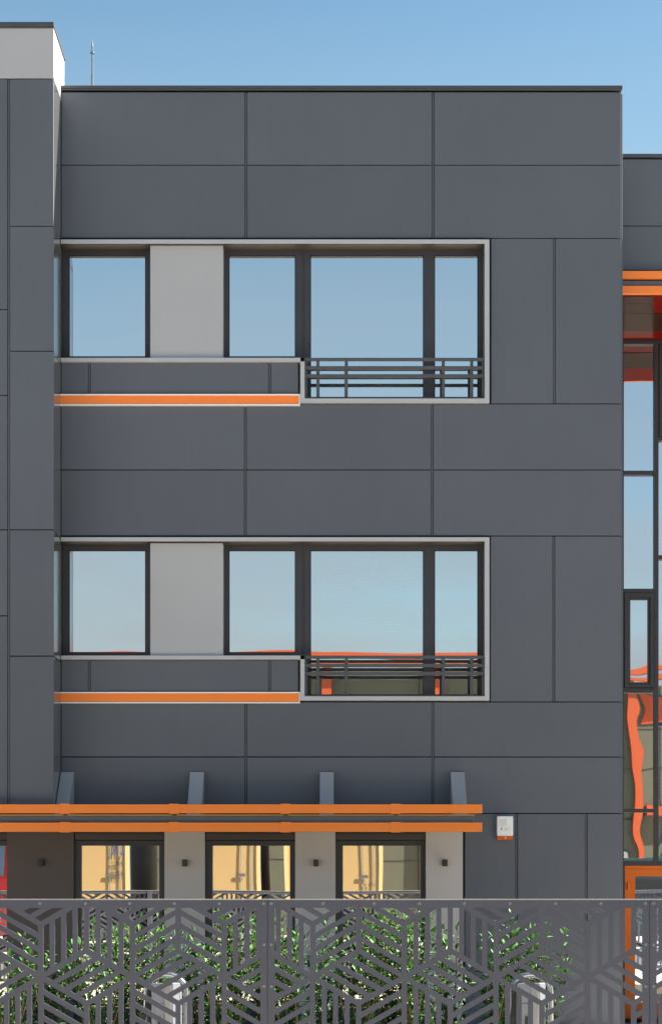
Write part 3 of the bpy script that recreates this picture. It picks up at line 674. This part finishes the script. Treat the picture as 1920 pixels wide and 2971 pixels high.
# ------------------------------------------------------------------ charging posts with hoop guards, between fence and shrubs
def charger(px0, px1, pytop, label, prev=None):
    y = -6.6; x0, x1 = wx(px0, y), wx(px1, y); zt = wz(pytop, y); xc = (x0 + x1) / 2; hw = (x1 - x0) / 2
    if prev: e_ = copy_tree(prev)
    else:
        e_ = empty('charging_post')
        b = MB(); dp = .20; ch = .05
        pl_ = [(-hw, 0), (-hw + ch * .2, -.02), (hw - ch, -.02), (hw, ch * .7), (hw, dp), (-hw, dp)]
        n = len(pl_); i = 0
        b.v = [(a, c_, 0) for a, c_ in pl_] + [(a, c_, zt - .14 - (.05 if c_ > .1 else 0)) for a, c_ in pl_]
        b.f = [tuple(range(n)), tuple(n + k for k in reversed(range(n)))] + [(k, (k + 1) % n, n + (k + 1) % n, n + k) for k in range(n)]; b.m = [0] * (n + 2)
        b.build('housing', M['plast'], e_, bevel=.004)
        b = MB(); b.box(-hw - .035, -hw - .002, .02, .19, .0, zt - .20); b.build('side_cover', M['black'], e_, bevel=.004)
        b = MB(); b.box(hw - .11, hw - .06, -.028, -.021, .05, zt - .16); b.build('front_rib', M['steel'], e_, bevel=.002)
        b = MB(); b.box(-hw + .03, -hw + .10, -.026, -.021, .62, .74); b.build('socket_cover', M['plast'], e_, bevel=.002)
        b = MB(); hx = hw + .045; pts = [(-hx, .07, 0)]
        for k in range(13):
            a = math.pi - math.pi * k / 12; pts.append((hx * math.cos(a), .07, zt - .14 - .07 + .13 * math.sin(a)))
        pts.append((hx, .07, 0)); b.tube(pts, .02, 12); b.build('hoop_guard', M['steel'], e_)
        b = MB(); pts = [(-hw - .03, .0, .8), (-hw - .06, -.03, .55), (-hw - .05, -.02, .3), (-hw + .02, -.03, .22), (-hw + .06, -.03, .4), (-hw + .065, -.03, .64)]; b.tube(pts, .011, 8); b.build('cable', M['black'], e_)
    e_.location = (xc, y, .10); tag(e_, label, 'charging post', 'charging posts behind the fence'); return e_
ch1 = charger(439, 521, 2838, 'grey charging post with steel hoop behind the fence, in front of the left full window')
charger(1499, 1586, 2838, 'grey charging post with steel hoop behind the fence, below the alarm siren', ch1)

# ------------------------------------------------------------------ behind the camera, seen in the glass: parked trucks and the building opposite
YT = -25.0; ZV = 20.1 + .1 - YT
tx = lambda p: (p - HX) * ZV / F
def trailer(pxr, label, texts, first=None):
    e_ = empty('box_trailer', (tx(pxr) - 1.25, YT, 0)); tag(e_, label, 'trailer', 'trailers parked behind the camera')
    b = MB(); b.box(-1.25, 1.25, -7, -.06, 1.15, 4.0); b.build('cargo_box', M['navy'], e_, bevel=.01)
    for x0_, x1_ in ((-1.25, -.004), (.004, 1.25)):
        b = MB(); b.box(x0_, x1_, -.058, 0, 1.15, 4.0); b.build('rear_door', M['cream'], e_)
    b = MB()
    for x in (-1.25, 1.15): b.box(x, x + .10, .001, .03, 1.15, 4.0)
    b.box(-1.15, 1.15, .001, .03, 1.15, 1.27); b.box(-1.15, 1.15, .001, .03, 3.9, 4.0); b.build('door_frame', M['creaml'], e_)
    b = MB(); b.box(-.012, .012, .001, .006, 1.28, 3.89)
    for x in (-.62, .75, 1.02): b.tube([(x, .03, 1.2), (x, .03, 3.95)], .014, 8)
    b.box(.62, .87, .03, .045, 1.95, 2.03)
    b.build('locking_bar', M['steel'], e_)
    b = MB(); b.box(-1.2, 1.2, -.1, -.0, .45, .62); b.box(-.5, -.42, -9, -.1, .85, 1.14); b.box(.42, .5, -9, -.1, .85, 1.14); b.box(-1.2, 1.2, -6.9, -.12, .32, 1.14); b.build('chassis_and_filler', M['tyre'], e_)  # the full-width box is added to block bright ground from the reflections
    for y in (-1.6, -2.9, -8.0):
        for x in (-1.22, .92):
            wl = MB(); wl.tube([(x, y, .5), (x + .3, y, .5)], .5, 24); wh = wl.build('wheel', M['tyre'], e_)
    for t, sz, x, z, m_, bo, sc in texts:
        font(t, sz, (x, .032, z), (R(90), 0, R(180)), m_, 'lettering', e_, .002, bo, sc=sc)
trailer(375, 'cream box trailer with blue lettering, mirrored in the left full window', [('UYIU', .50, .93, 2.66, M['blue'], .01, .36), ('MAROUTT', .17, .90, 2.28, M['dk'], 0, .42), ('NETOPE', .28, .90, 1.98, M['dk'], 0, .33)])
trailer(757, 'cream box trailer with bare doors, mirrored in the second full window', [])
trailer(1108, 'cream box trailer with a row of numbers, mirrored in the third full window', [('50  71  96', .12, .90, 1.765, M['dk'], .002, .62)])
# red truck cab, mirrored in the window at the left edge
rt = empty('red_truck', (tx(20) - 1.25, YT - .6, 0)); tag(rt, 'red truck facing the building, mirrored in the glass at the left edge', 'truck')
b = MB(); b.prism([(0, .45), (.05, 1.0), (0, 1.95), (-.25, 2.9), (-2.0, 2.95), (-2.0, .45)], -1.2, 1.2); b.build('cab', M['redp'], rt, bevel=.03)
b = MB(); b.prism([(.012, 2.0), (-.20, 2.8), (-.22, 2.8), (-.01, 2.0)], -1.08, 1.08); b.build('windscreen', M['wind'], rt)
b = MB(); b.box(-.8, .8, .04, .07, .75, 1.5); b.build('grille', M['black'], rt)
for x in (-1.0, .75):
    b = MB(); b.box(x, x + .25, .03, .08, .8, 1.0); b.build('headlight', M['wht'], rt, bevel=.01)
b = MB(); b.box(-1.2, 1.2, -8, -2.1, 1.0, 3.7); b.build('cargo_box', M['wht'], rt, bevel=.02)
for x in (-1.2, .92):
    for y in (-1.1, -5.5, -6.8):
        b = MB(); b.tube([(x, y, .48), (x + .28, y, .48)], .48, 24); b.build('wheel', M['tyre'], rt)
# invented dark van, added to darken the ground mirrored in the orange door
vn = empty('added_dark_van', (9.0, -25.0, 0)); tag(vn, 'dark green van added beyond the camera to darken the orange door glass', 'van')
b = MB(); b.prism([(0, .35), (0, 1.9), (-.12, 2.5), (-4.1, 2.45), (-4.9, 1.35), (-5.5, 1.15), (-5.6, .4)], -.98, .98); b.build('body', M['van'], vn, bevel=.03)
b = MB(); b.prism([(.004, 1.45), (.004, 1.88), (-.09, 2.32), (-.11, 2.32), (-.02, 1.45)], -.8, .8); b.build('rear_window', M['black'], vn)
for x in (-.96, .84):
    b = MB(); b.box(x, x + .12, .002, .025, 1.0, 1.5); b.build('tail_light', M['redp'], vn, bevel=.005)
for x in (-.99, .77):
    for y in (-.95, -4.3):
        b = MB(); b.tube([(x, y, .34), (x + .22, y, .34)], .34, 24); b.build('wheel', M['tyre'], vn)
# building opposite
YO = -40.0; OP = empty('opposite_building', (0, YO, 0)); tag(OP, 'olive grey building with orange roof rails, seen only as a reflection in the glass', 'building')
Zo = 20.19 + .19 - YO; ox = lambda p: (p - HX) * Zo / F; oz = lambda p: CZ + (HY - p) * Zo / F
b = MB(); b.box(-34, 34, -12, 0, 0, oz(1944)); b.build('wall', M['opp'], OP)
b = MB()
for x in range(-33, 34, 3): b.box(x, x + .03, 0, .012, .2, oz(1946))
for z in (2.6, 4.2, 5.9, 7.4): b.box(-34, 34, 0, .010, z, z + .02)
b.build('panel_joint', M['slot'], OP)
for c_, d_ in ((1898, 1914), (1925, 1936)):
    b = MB(); b.box(-34, 34, .25, .5, oz(d_), oz(c_)); b.build('roof_rail', M['orange_far'], OP)
b = MB()
for x, wd_ in ((-26.3, .4), (-17.3, .4), (-8.9, .4), (ox(933), .36), (3.3, .42), (11.0, .27), (18, .4), (26, .4)): b.box(x, x + wd_, .02, .28, .1, oz(1926)) 
b.build('orange_post', M['orange_far'], OP)
b = MB(); b.box(11.4, 20, .02, .25, 4.2, 4.6); b.box(11.4, 34, .01, .03, 7.6, 8.8); b.build('orange_band', M['orange_far'], OP)
for x in (-29, -21, -13, -4.5, 5.6, 9.85, 12.2, 14.6, 22):
    for z in (2.0, 5.7):
        b = MB(); b.box(x, x + .9, 0, .03, z, z + .95); fo = b.build('window', M['frame'], OP)
        b = MB(); b.box(x + .05, x + .85, .031, .036, z + .05, z + .9); b.build('pane', M['oppl'], fo)
